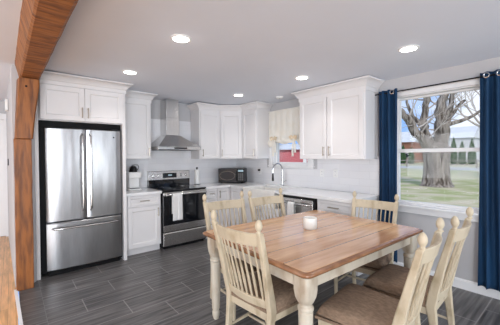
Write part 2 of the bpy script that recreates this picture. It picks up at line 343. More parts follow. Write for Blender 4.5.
MB().rings(rs).build('post_knee', 'post', p, bevel=.004)
MB().tube([(.03, -.066, 2.21), (.03, -.058, 2.21)], .011, 10).build('peg_hole', 'darkgap', p)

# ================================================================== CABINETRY
def handle_v(x, y, z0, z1, parent):
    m = MB().tube([(x, y-.032, z0), (x, y-.032, z1)], .0065, 8)
    for z in (z0+.015, z1-.015): m.tube([(x, y, z), (x, y-.032, z)], .005, 8)
    return m.build('handle', 'nickel', parent)
def handle_h(x0, x1, y, z, parent):
    m = MB().tube([(x0, y-.032, z), (x1, y-.032, z)], .0065, 8)
    for x in (x0+.015, x1-.015): m.tube([(x, y, z), (x, y-.032, z)], .005, 8)
    return m.build('handle', 'nickel', parent)
def shaker(x0, x1, z0, z1, y, parent, name='door', fr=.058, hx=None, hz=None, hh=None):
    """shaker front: frame + recessed panel with a sloped inner bead; front face at y-.02"""
    m = MB(); t = .02
    m.box(x0, x0+fr, y-t, y, z0, z1); m.box(x1-fr, x1, y-t, y, z0, z1); m.box(x0+fr, x1-fr, y-t, y, z0, z0+fr); m.box(x0+fr, x1-fr, y-t, y, z1-fr, z1)
    m.box(x0+fr, x1-fr, y-t+.011, y, z0+fr, z1-fr)
    b = .010
    xa, xb, za, zb = x0+fr, x1-fr, z0+fr, z1-fr
    for q in ([(xa, za), (xb, za), (xb-b, za+b), (xa+b, za+b)], [(xa, zb), (xb, zb), (xb-b, zb-b), (xa+b, zb-b)], [(xa, za), (xa, zb), (xa+b, zb-b), (xa+b, za+b)], [(xb, za), (xb, zb), (xb-b, zb-b), (xb-b, za+b)]):
        (u0, v0), (u1, v1), (u2, v2), (u3, v3) = q
        m.add([(u0, y-t+.001, v0), (u1, y-t+.001, v1), (u2, y-t+.0105, v2), (u3, y-t+.0105, v3)], [(0, 1, 2, 3)])
    o = m.build(name, 'cab', parent, smooth=0, bevel=.0015, seg=1)
    if hx is not None: handle_v(hx, y-t, hz[0], hz[1], o)
    if hh is not None: handle_h(hh[0], hh[1], y-t, hh[2], o)
    return o
CROWN = [(0, 0), (.010, 0), (.010, .050), (.020, .056), (.026, .072), (.042, .095), (.068, .122), (.088, .128), (.088, .146), (0, .146)]
R90 = -PI/2
# fridge surround cabinet
c = thing('fridge_cabinet', 'white two-door cabinet above the refrigerator with tall side panels', 'cabinet', (-3.455, -.003, 0))
MB().box(-.022, .016, -.70, 0, 0, 2.31).box(.950, .99, -.70, 0, 0, 2.31).build('side_panel', 'cab', c, bevel=.002)
B(.016, .95, -.66, 0, 1.883, 2.31).build('cabinet_body', 'cab', c)
B(-.022, .99, -.70, -.66, 2.31, 2.33).build('top_rail', 'cab', c)
shaker(.035, .493, 1.893, 2.305, -.70, c, hx=.462, hz=(1.93, 2.06)); shaker(.497, .955, 1.893, 2.305, -.70, c, hx=.528, hz=(1.93, 2.06))
MB().sweep([(-.022, 0), (-.022, -.70), (.99, -.70), (.99, -.33)], [(o, z*.9) for o, z in CROWN], 2.31).build('crown_molding', 'cab', c, smooth=30)
# small wall cabinet left of the hood
def upper(x0, y0, rz, w_, d_, z0, z1, doors, label, name='wall_cabinet'):
    c = thing(name, label, 'cabinet', (x0, y0, 0), rz)
    B(0, w_, -d_, 0, z0, z1).build('cabinet_body', 'cab', c, bevel=.002)
    for a, b_, hx in doors: shaker(a, b_, z0+.004, z1-.004, -d_, c, hx=hx, hz=(z0+.045, z0+.175))
    return c
c = upper(-2.455, -.009, 0, .49, .32, 1.405, 2.315, [(.015, .475, .445)], 'white single-door wall cabinet between the refrigerator and the range hood')
MB().sweep([(0, -.32), (.49, -.32), (.49, 0)], CROWN, 2.29).build('crown_molding', 'cab', c, smooth=30)
# corner run of wall cabinets
upper(-1.085, -.009, 0, .445, .32, 1.39, 2.255, [(.02, .43, .05)], 'white wall cabinet just right of the hood, door facing the dining table')
c = thing('corner_wall_cabinet', 'white wall cabinet set diagonally across the corner above the microwave', 'cabinet', (-.64, -.329, 0), -PI/4)
c.matrix_world
ang = math.atan2(-.30, .31); c.rotation_euler = (0, 0, ang); WD = math.hypot(.31, .30)
def inv2(px, py):
    dx, dy = px+.64, py+.329; return (dx*math.cos(-ang)-dy*math.sin(-ang), dx*math.sin(-ang)+dy*math.cos(-ang))
MB().prism([inv2(-.64, -.329), inv2(-.33, -.629), inv2(-.009, -.629), inv2(-.009, -.009), inv2(-.64, -.009)], 1.39, 2.255).build('cabinet_body', 'cab', c)
shaker(.018, WD-.018, 1.394, 2.251, 0, c, hx=.05, hz=(1.435, 1.565))
upper(-.009, -.63, R90, .415, .321, 1.39, 2.255, [(.02, .40, .365)], 'white wall cabinet on the window wall, left of the cream curtain')
cr_ = MB().sweep([(-1.085, -.009), (-1.085, -.329), (-.64, -.329), (-.33, -.629), (-.33, -1.045), (-.009, -1.045)], CROWN, 2.244).build('crown_molding', 'cab', smooth=30)
tag(cr_, 'white crown molding along the tops of the corner wall cabinets', 'molding')
# two-door cabinet on the window wall
c = upper(-.009, -2.02, R90, 1.045, .322, 1.385, 2.252, [(.018, .485, .452), (.51, 1.027, .545)], 'wide white two-door wall cabinet between the two windows')
MB().sweep([(0, 0), (0, -.322), (1.045, -.322), (1.045, 0)], CROWN, 2.244).build('crown_molding', 'cab', c, smooth=30)

# base cabinets
def base(x0, y0, rz, w_, label, fronts, top=.873, depth=.60):
    c = thing('base_cabinet', label, 'cabinet', (x0, y0, 0), rz)
    B(0, w_, -depth, 0, .10, top).build('cabinet_body', 'cab', c, bevel=.001)
    B(0, w_, -depth+.06, -.02, 0, .10).build('toe_kick', 'cab', c)
    for kind, a, b_, z0, z1, h in fronts:
        if kind == 'door': shaker(a, b_, z0, z1, -depth, c, hx=h, hz=(z1-.16, z1-.03))
        else: shaker(a, b_, z0, z1, -depth, c, name='drawer', fr=.035, hh=((a+b_)/2-h, (a+b_)/2+h, (z0+z1)/2))
    return c
base(-2.455, -.009, 0, .52, 'white base cabinet with drawer and door left of the stove', [('drawer', .03, .50, .715, .865, .07), ('door', .03, .50, .115, .70, .465)])
base(-1.145, -.009, 0, .235, 'narrow white four-drawer base cabinet right of the stove', [('drawer', .01, .225, .715, .865, .05), ('drawer', .01, .225, .565, .705, .05), ('drawer', .01, .225, .415, .555, .05), ('drawer', .01, .225, .115, .405, .05)])
c = thing('corner_base_cabinet', 'white corner base cabinet with two narrow doors below the microwave', 'cabinet', (-.905, -.009, 0))
MB().prism([(0, 0), (0, -.60), (.295, -.60), (.295, -.94), (.895, -.94), (.895, 0)], .10, .873).build('cabinet_body', 'cab', c)
MB().prism([(0, -.01), (0, -.54), (.355, -.54), (.355, -.94), (.88, -.94), (.88, -.01)], 0, .10).build('toe_kick', 'cab', c)
shaker(.01, .268, .115, .865, -.60, c, hx=.04, hz=(.70, .83))
h_ = bpy.data.objects.new('door_side', None)
dd = shaker(.625, .93, .115, .865, -.60, c); dd.matrix_local = Matrix.Translation((.895, 0, 0)) @ Matrix.Rotation(R90, 4, 'Z')
bpy.data.objects.remove(h_)
base(-.009, -.955, R90, .95, 'white sink base cabinet under the apron-front sink', [('door', .02, .47, .115, .62, .44), ('door', .48, .93, .115, .62, .51)], top=.635)
base(-.009, -2.545, R90, .54, 'white base cabinet with drawer near the blue curtain', [('drawer', .02, .52, .715, .862, .075), ('door', .02, .265, .115, .70, .235), ('door', .275, .52, .115, .70, .305)])
# worktops
ct = B(-2.462, -1.928, -.648, -.010, .874, .914).build('countertop', 'counter', bevel=.004); tag(ct, 'short white quartz countertop holding the white coffee maker', 'countertop')
SY0, SY1 = -1.80, -1.04
ct = MB()
ct.box(-1.148, -.010, -.648, -.010, .874, .914); ct.box(-.648, -.010, SY1, -.6481, .874, .914)
ct.box(-.135, -.010, SY0, SY1, .874, .914); ct.box(-.648, -.010, -3.095, SY0, .874, .914)
tag(ct.build('countertop', 'counter', smooth=0), 'long L-shaped white quartz countertop under the window and microwave', 'countertop')
s_ = thing('farmhouse_sink', 'white apron-front sink below the curtained window', 'sink', (-.009, SY1-.003, 0), R90)
W_ = SY1-SY0-.006
sk = MB(); sk.box(0, W_, -.655, -.62, .64, .905).box(0, W_, -.16, -.13, .66, .873).box(0, .03, -.62, -.16, .66, .90).box(W_-.03, W_, -.62, -.16, .66, .90).box(.03, W_-.03, -.62, -.16, .64, .67)
sk.build('sink_basin', 'ceramic', s_, bevel=.006)
MB().lathe([(0, 0), (.04, 0), (.04, .004), (.015, .002), (0, .002)], (W_/2, -.39, .6705)).build('drain', 'chrome', s_)
# faucet
fz = thing('faucet', 'tall chrome gooseneck pull-down faucet behind the sink', 'faucet', (-.085, -1.42, .914), R90)
MB().lathe([(0, 0), (.028, 0), (.028, .012), (.020, .02), (.018, .11), (.014, .13), (.011, .30), (0, .30)]).build('faucet_body', 'chrome', fz)
pts = [(0, 0, .28)]+[(-.01*k/10, -.11+.11*math.cos(PI*k/10), .28+.11*math.sin(PI*k/10)) for k in range(11)]+[(-.01, -.22, .22)]
MB().tube(pts, .011, 10).build('spout', 'chrome', fz)
MB().lathe([(0, 0), (.017, 0), (.019, .02), (.014, .10), (.012, .13), (0, .13)], (-.01, -.22, .10)).build('spray_head', 'black', fz)
MB().tube([(0, 0, .06), (.03, 0, .07), (.09, 0, .10)], [.009, .008, .006], 8).build('lever', 'chrome', fz)

# ================================================================== APPLIANCES
fg = thing('refrigerator', 'stainless steel french-door refrigerator with bottom freezer drawer', 'refrigerator', (-3.375, -.02, 0))
FW = .845
MB().box(-.060, FW+.022, -.61, 0, .03, 1.797).box(-.060, FW+.022, -.60, 0, 1.797, 1.880).build('fridge_body_gap_shade', 'darkgap', fg, bevel=.004)  # black body widened and raised, painting the shade of the surrounding gaps
def fdoor(x0, x1, z0, z1, name, bulge=.022):
    n = 12; prof = []
    rs = []
    for z in (z0, z0+.012, z1-.012, z1):
        ins = .012 if z in (z0, z1) else 0
        ring = [(x1-ins*.3, -.62, z), (x0+ins*.3, -.62, z)]
        for i in range(n+1):
            t = i/n; x = x0+(x1-x0)*t; X = (x-FW/2)/(FW/2)
            y = -.675-bulge*(1-X*X); 
            if i in (0, n): y += .012
            ring.append((x, y+ins, z))
        rs.append(ring)
    return MB().rings(rs).build(name, 'fsteel', fg, smooth=28)
d1 = fdoor(0, FW/2-.004, .655, 1.797, 'door'); d2 = fdoor(FW/2+.004, FW, .655, 1.797, 'door'); d3 = fdoor(0, FW, .065, .643, 'freezer_drawer')
for dd_, x in ((d1, FW/2-.045), (d2, FW/2+.045)):
    pts = [(x, -.695, .76), (x, -.74, .79)]+[(x, -.745-.012*math.sin(PI*k/8), .82+k*.85/8) for k in range(9)]+[(x, -.74, 1.70), (x, -.695, 1.73)]
    MB().tube(pts, .0125, 10).build('handle', 'steel', dd_)
pts = [(.06, -.685, .575), (.075, -.74, .575)]+[(.10+k*(FW-.2)/8, -.745-.014*math.sin(PI*k/8), .575) for k in range(9)]+[(FW-.075, -.74, .575), (FW-.06, -.685, .575)]
MB().tube(pts, .0125, 10).build('handle', 'steel', d3)
B(.02, FW-.02, -.64, -.1, 0, .06).build('kick_grille', 'black', fg)
for x_ in (.03, FW-.10): B(x_, x_+.07, -.67, -.612, 1.798, 1.812).build('hinge_cover', 'black', fg, bevel=.003)
MB().lathe([(0, 0), (.011, 0), (.011, .002), (0, .002)]).build('badge', 'black', d2).matrix_local = Matrix.Translation((FW-.09, -.684, 1.70)) @ Matrix.Rotation(PI/2, 4, 'X')
# stove
st = thing('stove', 'stainless electric range with black glass top and oven door', 'stove', (-1.922, -.012, 0)); SW = .762
MB().box(0, SW, -.625, 0, .03, .895).box(.03, SW-.03, -.60, -.05, 0, .03).build('stove_body', 'darkgap', st)
MB().box(-.001, SW+.001, -.655, -.055, .895, .918).build('cooktop', 'glassblk', st, bevel=.004)
for x, y, r in ((.20, -.46, .10), (.56, -.46, .085), (.20, -.2, .075), (.56, -.2, .075)):
    MB().rings([[(x+q*math.cos(2*PI*i/28), y+q*math.sin(2*PI*i/28), z) for i in range(28)] for q, z in ((r, .9182), (r, .9187), (r-.004, .9187), (r-.004, .9182))], close=True).build('burner_ring', 'steel', st)
B(0, SW, -.075, 0, .90, 1.04).build('backguard', 'glassblk', st, bevel=.004)
bg_ = MB().rings([[(x, -.085, 1.035), (x, -.068, 1.185), (x, 0, 1.19), (x, 0, 1.035)] for x in (0, SW)]).build('control_panel', 'steel', st, bevel=.006)
B(.245, .50, -.088, -.07, 1.065, 1.15).build('display', 'glassblk', bg_, bevel=.003)
MB().box(.34, .41, -.0895, -.088, 1.10, 1.125).build('clock_digits', 'display', bg_)
for x in (.075, .165, .60, .69):
    k = MB().lathe([(0, 0), (.030, 0), (.028, .008), (.022, .010), (.020, .032), (0, .034)]).build('knob', 'steel', bg_); k.matrix_local = Matrix.Translation((x, -.078, 1.11)) @ Matrix.Rotation(PI/2-.11, 4, 'X')
od = B(.004, SW-.004, -.665, -.63, .275, .885).build('oven_door', 'glassblk', st, bevel=.004)
MB().box(.004, SW-.004, -.668, -.664, .835, .885).build('door_trim', 'steel', od, bevel=.002)
B(.004, SW-.004, -.668, -.664, .275, .375).build('door_trim', 'steel', od, bevel=.002)
m_ = MB().tube([(.03, -.715, .848), (SW-.03, -.715, .848)], .014, 12)
for x in (.05, SW-.05): m_.tube([(x, -.667, .848), (x, -.715, .848)], .010, 8)
m_.build('handle', 'steel', od)
MB().rings([[(x, -.660-.006*q, .055), (x, -.668-.004*q, .10), (x, -.668, .245), (x, -.655, .262), (x, -.63, .262), (x, -.63, .055)] for x, q in ((.004, 0), (SW-.004, 0))]).build('storage_drawer', 'steel', st, bevel=.003)
# towel over the oven handle
def towel(name, label, loc, rz, w_, front, back, r=.02):
    def fn(u, v):
        x = w_*(u-.5); x *= 1-.08*math.sin(v*PI*.9); tot = front+back+PI*r; s = v*tot; wv = .004*math.sin(u*11)+.002*math.sin(u*23)
        if s < front: return (x, -r-wv-.003, -(front-s))
        if s < front+PI*r: a = (s-front)/r; return (x, -r*math.cos(a), r*math.sin(a))
        return (x, r+wv*.3, -(s-front-PI*r))
    o = MB().grid(fn, 24, 40).build(name, 'towel', solid=.004, smooth=80); o.location = loc; o.rotation_euler = (0, 0, rz)
    return tag(o, label, 'towel')
towel('dish_towel', 'white dish towel hanging over the oven door handle', (-1.922+.205, -.727, .850), 0, .17, .40, .30, .0185)
# range hood
hd = thing('range_hood', 'stainless chimney range hood with pyramid canopy above the stove', 'range hood', (-1.922, -.009, 0))
B(0, SW, -.50, 0, 1.55, 1.60).build('hood_rim', 'steel', hd, bevel=.003)
cx0, cx1 = .245, .475
MB().rings([[(0, -.50, 1.60), (SW, -.50, 1.60), (SW, 0, 1.60), (0, 0, 1.60)], [(.02, -.48, 1.612), (SW-.02, -.48, 1.612), (SW-.02, 0, 1.612), (.02, 0, 1.612)],
            [(cx0-.01, -.27, 1.80), (cx1+.01, -.27, 1.80), (cx1+.01, 0, 1.80), (cx0-.01, 0, 1.80)]]).build('canopy', 'steel', hd, smooth=20)
MB().box(cx0, cx1, -.26, 0, 1.80, 2.10).box(cx0+.004, cx1-.004, -.256, 0, 2.10, 2.415).build('chimney', 'steel', hd, bevel=.003)
B(.27, .50, -.503, -.499, 1.562, 1.588).build('button_strip', 'black', hd)
B(.04, SW-.04, -.46, -.05, 1.545, 1.551).build('grease_filter', 'darkgap', hd)
# dishwasher
dw = thing('dishwasher', 'dishwasher with black frame and curved steel handle beside the sink', 'dishwasher', (-.009, -1.925, 0), R90); DW = .61
B(0, DW, -.58, 0, .02, .872).build('dishwasher_body', 'darkgap', dw)
fp = [(.0, .12), (DW, .12), (DW, .82)]+[(DW-.045+.045*math.cos(a*PI/12), .820+.045*math.sin(a*PI/12)) for a in range(0, 7)]+[(.045+.045*math.cos(a*PI/12), .820+.045*math.sin(a*PI/12)) for a in range(6, 13)]
MB().rings([[(x, -.58, z) for x, z in fp], [(x, -.632, z) for x, z in fp]]).build('front_frame', 'black', dw, bevel=.002)
B(.035, DW-.035, -.640, -.630, .14, .835).build('front_panel', 'steel', dw, bevel=.004)
MB().tube([(.06, -.64, .77), (.075, -.68, .775)]+[(.10+k*.41/8, -.685-.02*math.sin(PI*k/8), .775) for k in range(9)]+[(.535, -.68, .775), (.55, -.64, .77)], .014, 10).build('handle', 'steel', dw)
B(.02, DW-.02, -.55, -.45, 0, .115).build('kick_plate', 'black', dw)
towel('dish_towel', 'white dish towel hanging from the dishwasher handle', (-.716, -2.19, .777), R90, .12, .34, .26, .0185)
# microwave
mw = thing('microwave', 'black countertop microwave angled into the corner', 'microwave', (-.345, -.405, .914), math.radians(-47))
mw.location = (-.30, -.285, .914)
B(-.255, .255, -.21, .14, .012, .285).build('microwave_body', 'black', mw, bevel=.006)
for x in (-.2, .2):
    for y in (-.17, .10): MB().lathe([(0, 0), (.014, 0), (.016, .013), (0, .013)], (x, y, 0), 12).build('foot', 'black', mw)
dr = B(-.25, .115, -.232, -.21, .018, .28).build('door', 'glassblk', mw, bevel=.006)
MB().rings([[(-.075+a*math.cos(2*PI*i/28), y, .15+b_*math.sin(2*PI*i/28)) for i in range(28)] for a, b_, y in ((.150, .085, -.232), (.150, .085, -.2335), (.146, .082, -.2335), (.146, .082, -.232))], close=True).build('window_ring', 'nickel', dr)
MB().tube([(.100, -.232, .05), (.100, -.255, .06), (.100, -.258, .15), (.100, -.255, .24), (.100, -.232, .25)], .007, 8).build('handle', 'black', dr)
cp = B(.118, .25, -.230, -.21, .018, .28).build('control_panel', 'black', mw, bevel=.004)
B(.135, .235, -.2315, -.229, .225, .26).build('display', 'display', cp, label='small lit display')
kp = MB()
for i in range(3):
    for j in range(4): kp.box(.137+i*.036, .162+i*.036, -.2325, -.229, .06+j*.036, .085+j*.036)
kp.build('keypad', 'keys', cp)
MB().tube([(.22, .14, .10), (.27, .16, .07), (.34, .10, .14), (.385, .13, .22), (.36, .20, .255)], .004, 6).build('power_cord', 'black', mw)
# coffee maker
cf = thing('coffee_maker', 'white single-serve coffee maker with black top beside the refrigerator', 'coffee maker', (-2.215, -.20, .914))
MB().box(-.095, .095, -.13, .12, 0, .03).box(-.080, .080, -.07, .12, .03, .22).box(-.095, .095, -.12, .12, .19, .285).build('machine_body', 'white', cf, bevel=.014)
MB().rings([[(.060*q*math.cos(2*PI*i/20), -.01+.085*q*math.sin(2*PI*i/20), z) for i in range(20)] for q, z in ((1, .284), (1.02, .30), (.95, .345), (.7, .375), (.3, .385))]).build('lid', 'black', cf)
MB().tube([(-.062, -.01, .30), (-.066, -.075, .36), (-.045, -.105, .395), (0, -.115, .40), (.045, -.105, .395), (.066, -.075, .36), (.062, -.01, .30)], .006, 8).build('handle', 'chrome', cf)
B(-.07, .07, -.125, -.02, .03, .036).build('drip_tray', 'black', cf)
B(.086, .094, -.02, .10, .04, .20).build('side_trim', 'black', cf, bevel=.002)
# paper towel roll
pt = thing('paper_towel_holder', 'white paper towel roll on a black upright holder right of the stove', 'paper towel holder', (-1.03, -.13, .914))
MB().lathe([(0, 0), (.06, 0), (.06, .008), (.01, .012), (0, .012)]).build('base', 'black', pt)
MB().lathe([(0, .013), (.050, .013), (.050, .27), (0, .27)]).build('paper_roll', 'white', pt)
MB().lathe([(0, .271), (.008, .271), (.008, .285), (.018, .288), (.018, .32), (.008, .326), (0, .326)]).build('holder_knob', 'black', pt)
# sponge caddy etc. and outlets
def outlet(loc, rz, label, two=True):
    o = thing('wall_outlet', label, 'outlet', loc, rz)
    pl_ = B(-.036, .036, -.006, 0, -.058, .058).build('cover_plate', 'white', o, bevel=.002)
    MB().box(-.016, .016, -.009, -.005, .008, .04).box(-.016, .016, -.009, -.005, -.04, -.008).build('socket', 'trim', pl_, bevel=.002)
    sl = MB()
    for z in (.024, -.024): sl.box(-.008, -.005, -.0095, -.0085, z-.006, z+.006).box(.005, .008, -.0095, -.0085, z-.006, z+.006)
    sl.build('slot', 'darkgap', pl_)
    return o
outlet((-.0085, -2.19, 1.17), R90, 'white wall outlet on the backsplash nearer the sink')
outlet((-.0085, -2.43, 1.17), R90, 'white wall outlet on the backsplash nearer the blue curtain')
outlet((-.0085, -.76, 1.14), R90, 'white wall outlet behind the microwave with a black plug')
pg = MB().box(-.018, .018, -.045, -.0096, .008, .045).build('power_plug', 'black', bevel=.004); pg.location = (-.0085, -.76, 1.14); pg.rotation_euler = (0, 0, R90); tag(pg, 'black power plug in the outlet behind the microwave', 'plug')
# thermostat and chime in the hall
def hallface(y): return -3.668+(y+.88)*(-.077/2.88)
t_ = B(-.012, 0, -.04, .04, -.05, .05).build('light_switch', 'black', bevel=.003); t_.location = (hallface(.9)-.001, .9, 1.37); tag(t_, 'small black wall control on the hall side of the partition', 'switch')
t_ = B(-.035, 0, -.07, .07, -.08, .08).build('door_chime', 'white', bevel=.006); t_.location = (hallface(.6)-.001, .6, 2.20); tag(t_, 'white wall box high on the hall side of the partition', 'chime')

# ================================================================== CEILING LIGHTS
names = ['recessed ceiling light nearest the timber beam, largest in the picture', 'recessed ceiling light in front of the refrigerator', 'recessed ceiling light above the corner cabinets',
         'recessed ceiling light in front of the wide two-door wall cabinet', 'recessed ceiling light nearest the big window']
lights = [(-2.561, -2.597), (-2.591, -1.334), (-.899, -1.247), (-.897, -2.537), (-.887, -3.773)]
for (x, y), nm in zip(lights, names):
    z = ceil_z(x)
    l = thing('ceiling_light', nm, 'ceiling light', (x, y, z), 0, 'recessed ceiling lights')
    MB().rings([[(r*math.cos(2*PI*i/32), r*math.sin(2*PI*i/32), zz) for i in range(32)] for r, zz in ((.088, .003), (.086, -.006), (.070, -.009), (.066, -.002))], close=False, cap=False).build('trim_ring', 'white', l)
    MB().lathe([(0, -.001), (.069, -.001), (.067, -.008), (0, -.010)], n=32).build('lens', 'lens', l)
    ld = bpy.data.lights.new('downlight', 'AREA'); ld.shape = 'DISK'; ld.size = .13; ld.energy = LAMP_W; ld.color = (1, .965, .93); ld.spread = math.radians(125)
    lo = bpy.data.objects.new('downlight', ld); COL.objects.link(lo); lo.location = (x, y, z-.014)
    lp = bpy.data.lights.new('lens_glow', 'POINT'); lp.energy = LAMP_W*.05; lp.shadow_soft_size = .07; lp.color = (1, .965, .93)
    lo = bpy.data.objects.new('lens_glow', lp); COL.objects.link(lo); lo.location = (x, y, z-.12)
t_ = thing('smoke_detector', 'small round white ceiling detector near the sink window', 'smoke detector', (-.33, -1.60, ceil_z(-.33)))
MB().lathe([(0, 0), (.055, 0), (.055, -.015), (.045, -.028), (0, -.03)]).build('detector_body', 'white', t_)
MB().lathe([(0, -.030), (.012, -.030), (.012, -.033), (0, -.033)]).build('test_button', 'steel', t_)

# ================================================================== CURTAINS
def drape(name, label, ya, yb, ztop, zbot, nf, amp, xc=-.085, flare=0, gro=None):
    """hanging pleated panel from y=ya to y=yb"""
    t = thing(name, label, 'curtain', (xc, (ya+yb)/2, 0)); yc = (ya+yb)/2
    def fn(u, v):
        z = ztop+(zbot-ztop)*v; ph = u*nf*2*PI
        y = (ya+(yb-ya)*u-yc)*(1+flare*v)+.010*math.sin(ph*1.0+v*2)*v+(-.03*v if flare else 0)
        x = amp*(.55+.45*math.sin(v*2.1+u*2))*math.sin(ph+.5*math.sin(v*3+u*4))+.012*math.sin(u*9+v*5)*v
        if v > .999: z += .006*math.sin(ph*1.3)
        return (x, y, z)
    MB().grid(fn, nf*16, 40).build('curtain_cloth', 'navy', t, solid=.003, smooth=80)
    return t
def grommets(t, ys, z, xs):
    for y, x in zip(ys, xs):
        g = MB().rings([[(x+o, y+r*math.cos(2*PI*i/20), z+r*math.sin(2*PI*i/20)) for i in range(20)] for r, o in ((.027, -.004), (.020, -.006), (.017, -.003), (.017, .003), (.020, .006), (.027, .004))], close=True)
        g.build('grommet', 'chrome', t)
cl = drape('curtain', 'navy blue curtain panel left of the big window', -3.115, -3.345, 2.243, .12, 3, .030)
grommets(cl, [-.062], 2.205, [-.036])
cr2 = drape('curtain', 'navy blue curtain panel right of the big window, nearest the camera', -4.135, -4.63, 2.248, .105, 6, .034, flare=.12)
grommets(cr2, [.19, .09, -.02], 2.208, [-.042, -.042, -.042])
rd = thing('curtain_rod', 'thin black curtain rod above the big window', 'curtain rod', (-.085, -3.9, 2.208))
MB().tube([(0, .84, 0), (0, -.95, 0)], .008, 10).build('rod', 'rod', rd)
MB().lathe([(0, 0), (.009, 0), (.018, .015), (.018, .03), (0, .045)]).build('finial', 'rod', rd).matrix_local = Matrix.Translation((0, .84, 0)) @ Matrix.Rotation(-PI/2, 4, 'X')
for y in (.80, -.92): MB().tube([(0, y, 0), (.062, y, 0), (.062, y, -.02)], .006, 8).box(.062, .0849, y-.012, y+.012, -.04, .03).build('bracket', 'rod', rd)
# cream tie-up shade over the sink window
cs = thing('tie_up_curtain', 'cream tie-up curtain with bows in the window over the sink', 'curtain', (-.05, 0, 0))
YA, YB = -1.05, -1.995; T1, T2 = -1.24, -1.70
def fn(u, v):
    y = YA+(YB-YA)*u
    inside = T2 < y < T1
    if inside:
        k = (y-T2)/(T1-T2); zb = 1.685-.045*math.sin(PI*k)
    else:
        k = min(abs(y-T1), abs(y-T2))/.2; zb = 1.70-.10*min(1, k*2.2)
    z = 2.245+(zb-2.245)*v
    x = .009*math.sin(y*46+.6*math.sin(v*4))*(.5+.5*v)-((.055 if inside else .035)*math.exp(-((v-.90)/.09)**2)*(.65+.35*math.sin(y*30+v*16)))
    return (x, y, z)
MB().grid(fn, 90, 50).build('curtain_cloth', 'cream', cs, solid=.003, smooth=80)
MB().tube([(.0, YA+.015, 2.238), (.0, YB-.01, 2.238)], .008, 8).build('rod', 'cream', cs)
for ty in (T1, T2):
    m_ = MB()
    for s in (-1, 1):
        m_.tube([(-.06, ty, 1.735), (-.075, ty+s*.035, 1.765), (-.075, ty+s*.07, 1.755), (-.07, ty+s*.06, 1.72), (-.06, ty, 1.735)], [.008, .018, .020, .014, .008], 8)
    m_.build('bow', 'bow', cs)
    for s in (-1, 1):
        q = MB().grid(lambda u, v: (-.055+.006*math.sin(v*7+s)+.004*math.sin(u*9), ty+s*(.010+.022*v)+(u-.5)*(.026+.02*v), 1.73-(.27+.03*s)*v-.012*abs(u-.5)), 6, 16)
        q.build('tie_tail', 'cream', cs, solid=.002, smooth=80)

# ================================================================== TABLE
TH = -.032; TX, TY = -1.630, -3.262; TLn, TWd = 1.595, 1.222
tb = thing('dining_table', 'rectangular dining table with honey plank top and turned antique-white legs', 'table', (TX, TY, .014), TH)
def rrect(L_, W_, r, n=6):
    out = []
    for cx, cy, a0 in ((L_/2-r, W_/2-r, 0), (-L_/2+r, W_/2-r, PI/2), (-L_/2+r, -W_/2+r, PI), (L_/2-r, -W_/2+r, 1.5*PI)):
        for i in range(n+1): a = a0+i*PI/2/n; out.append((cx+r*math.cos(a), cy+r*math.sin(a)))
    return out
rs = [[(x, y, z) for x, y in rrect(TLn-2*i, TWd-2*i, .05-i*.5)] for i, z in ((.030, .722), (.016, .724), (.010, .730), (.003, .734), (0, .742), (.002, .751), (.010, .7570), (.030, .7590))]
MB().rings(rs).build('table_edge', 'edge', tb, smooth=50)
MB().rings([[(x, y, z) for x, y in rrect(TLn-2*i, TWd-2*i, .05-i*.5)] for i, z in ((.027, .745), (.027, .7600), (.0285, .7612))]).build('tabletop', 'table', tb, smooth=30)
LX, LY = TLn/2-.095, TWd/2-.095
for s in (-1, 1):
    B(-LX, LX, s*(LY+.022)-.011, s*(LY+.022)+.011, .635, .722).build('apron', 'tleg', tb, bevel=.002)
    B(s*(LX+.022)-.011, s*(LX+.022)+.011, -LY, LY, .635, .722).build('apron', 'tleg', tb, bevel=.002)
def leg_mesh(x, y):
    m = MB()
    def sq(h, z, rr): return [(x+px, y+py, z) for px, py in rrect(2*h, 2*h, rr, 5)]
    m.rings([sq(.034, .540, .033), sq(.044, .550, .036), sq(.052, .580, .026), sq(.055, .62, .018), sq(.055, .721, .014)])
    m.lathe([(0, 0), (.026, 0), (.032, .02), (.034, .05), (.028, .065), (.034, .08), (.037, .14), (.041, .30), (.044, .45), (.045, .490), (.038, .498), (.047, .504), (.049, .514), (.046, .524), (.038, .530), (.037, .545), (0, .545)], (x, y, 0), 24)
    m.lathe([(0, -.014), (.022, -.014), (.024, .002), (0, .002)], (x, y, 0), 20)
    return m
for sx in (-1, 1):
    for sy in (-1, 1): leg_mesh(sx*LX, sy*LY).build('leg', 'tleg', tb, smooth=40)
# cup
cu = thing('ribbed_cup', 'small white fluted ceramic cup standing on the dining table', 'cup', (-1.62, -3.22, .7752))
cu.scale = (1.2, 1.2, 1.12)
n = 48; rs = []
for r, z in ((.040, 0), (.046, .004), (.049, .05), (.050, .086), (.048, .090), (.044, .088), (.042, .06), (.040, .012)):
    fl = .0022 if .003 < z < .08 and r > .0425 else 0
    rs.append([((r+fl*math.cos(i*PI))*math.cos(2*PI*i/n), (r+fl*math.cos(i*PI))*math.sin(2*PI*i/n), z) for i in range(n)])
MB().rings(rs).build('cup_body', 'ceramic', cu, smooth=60)

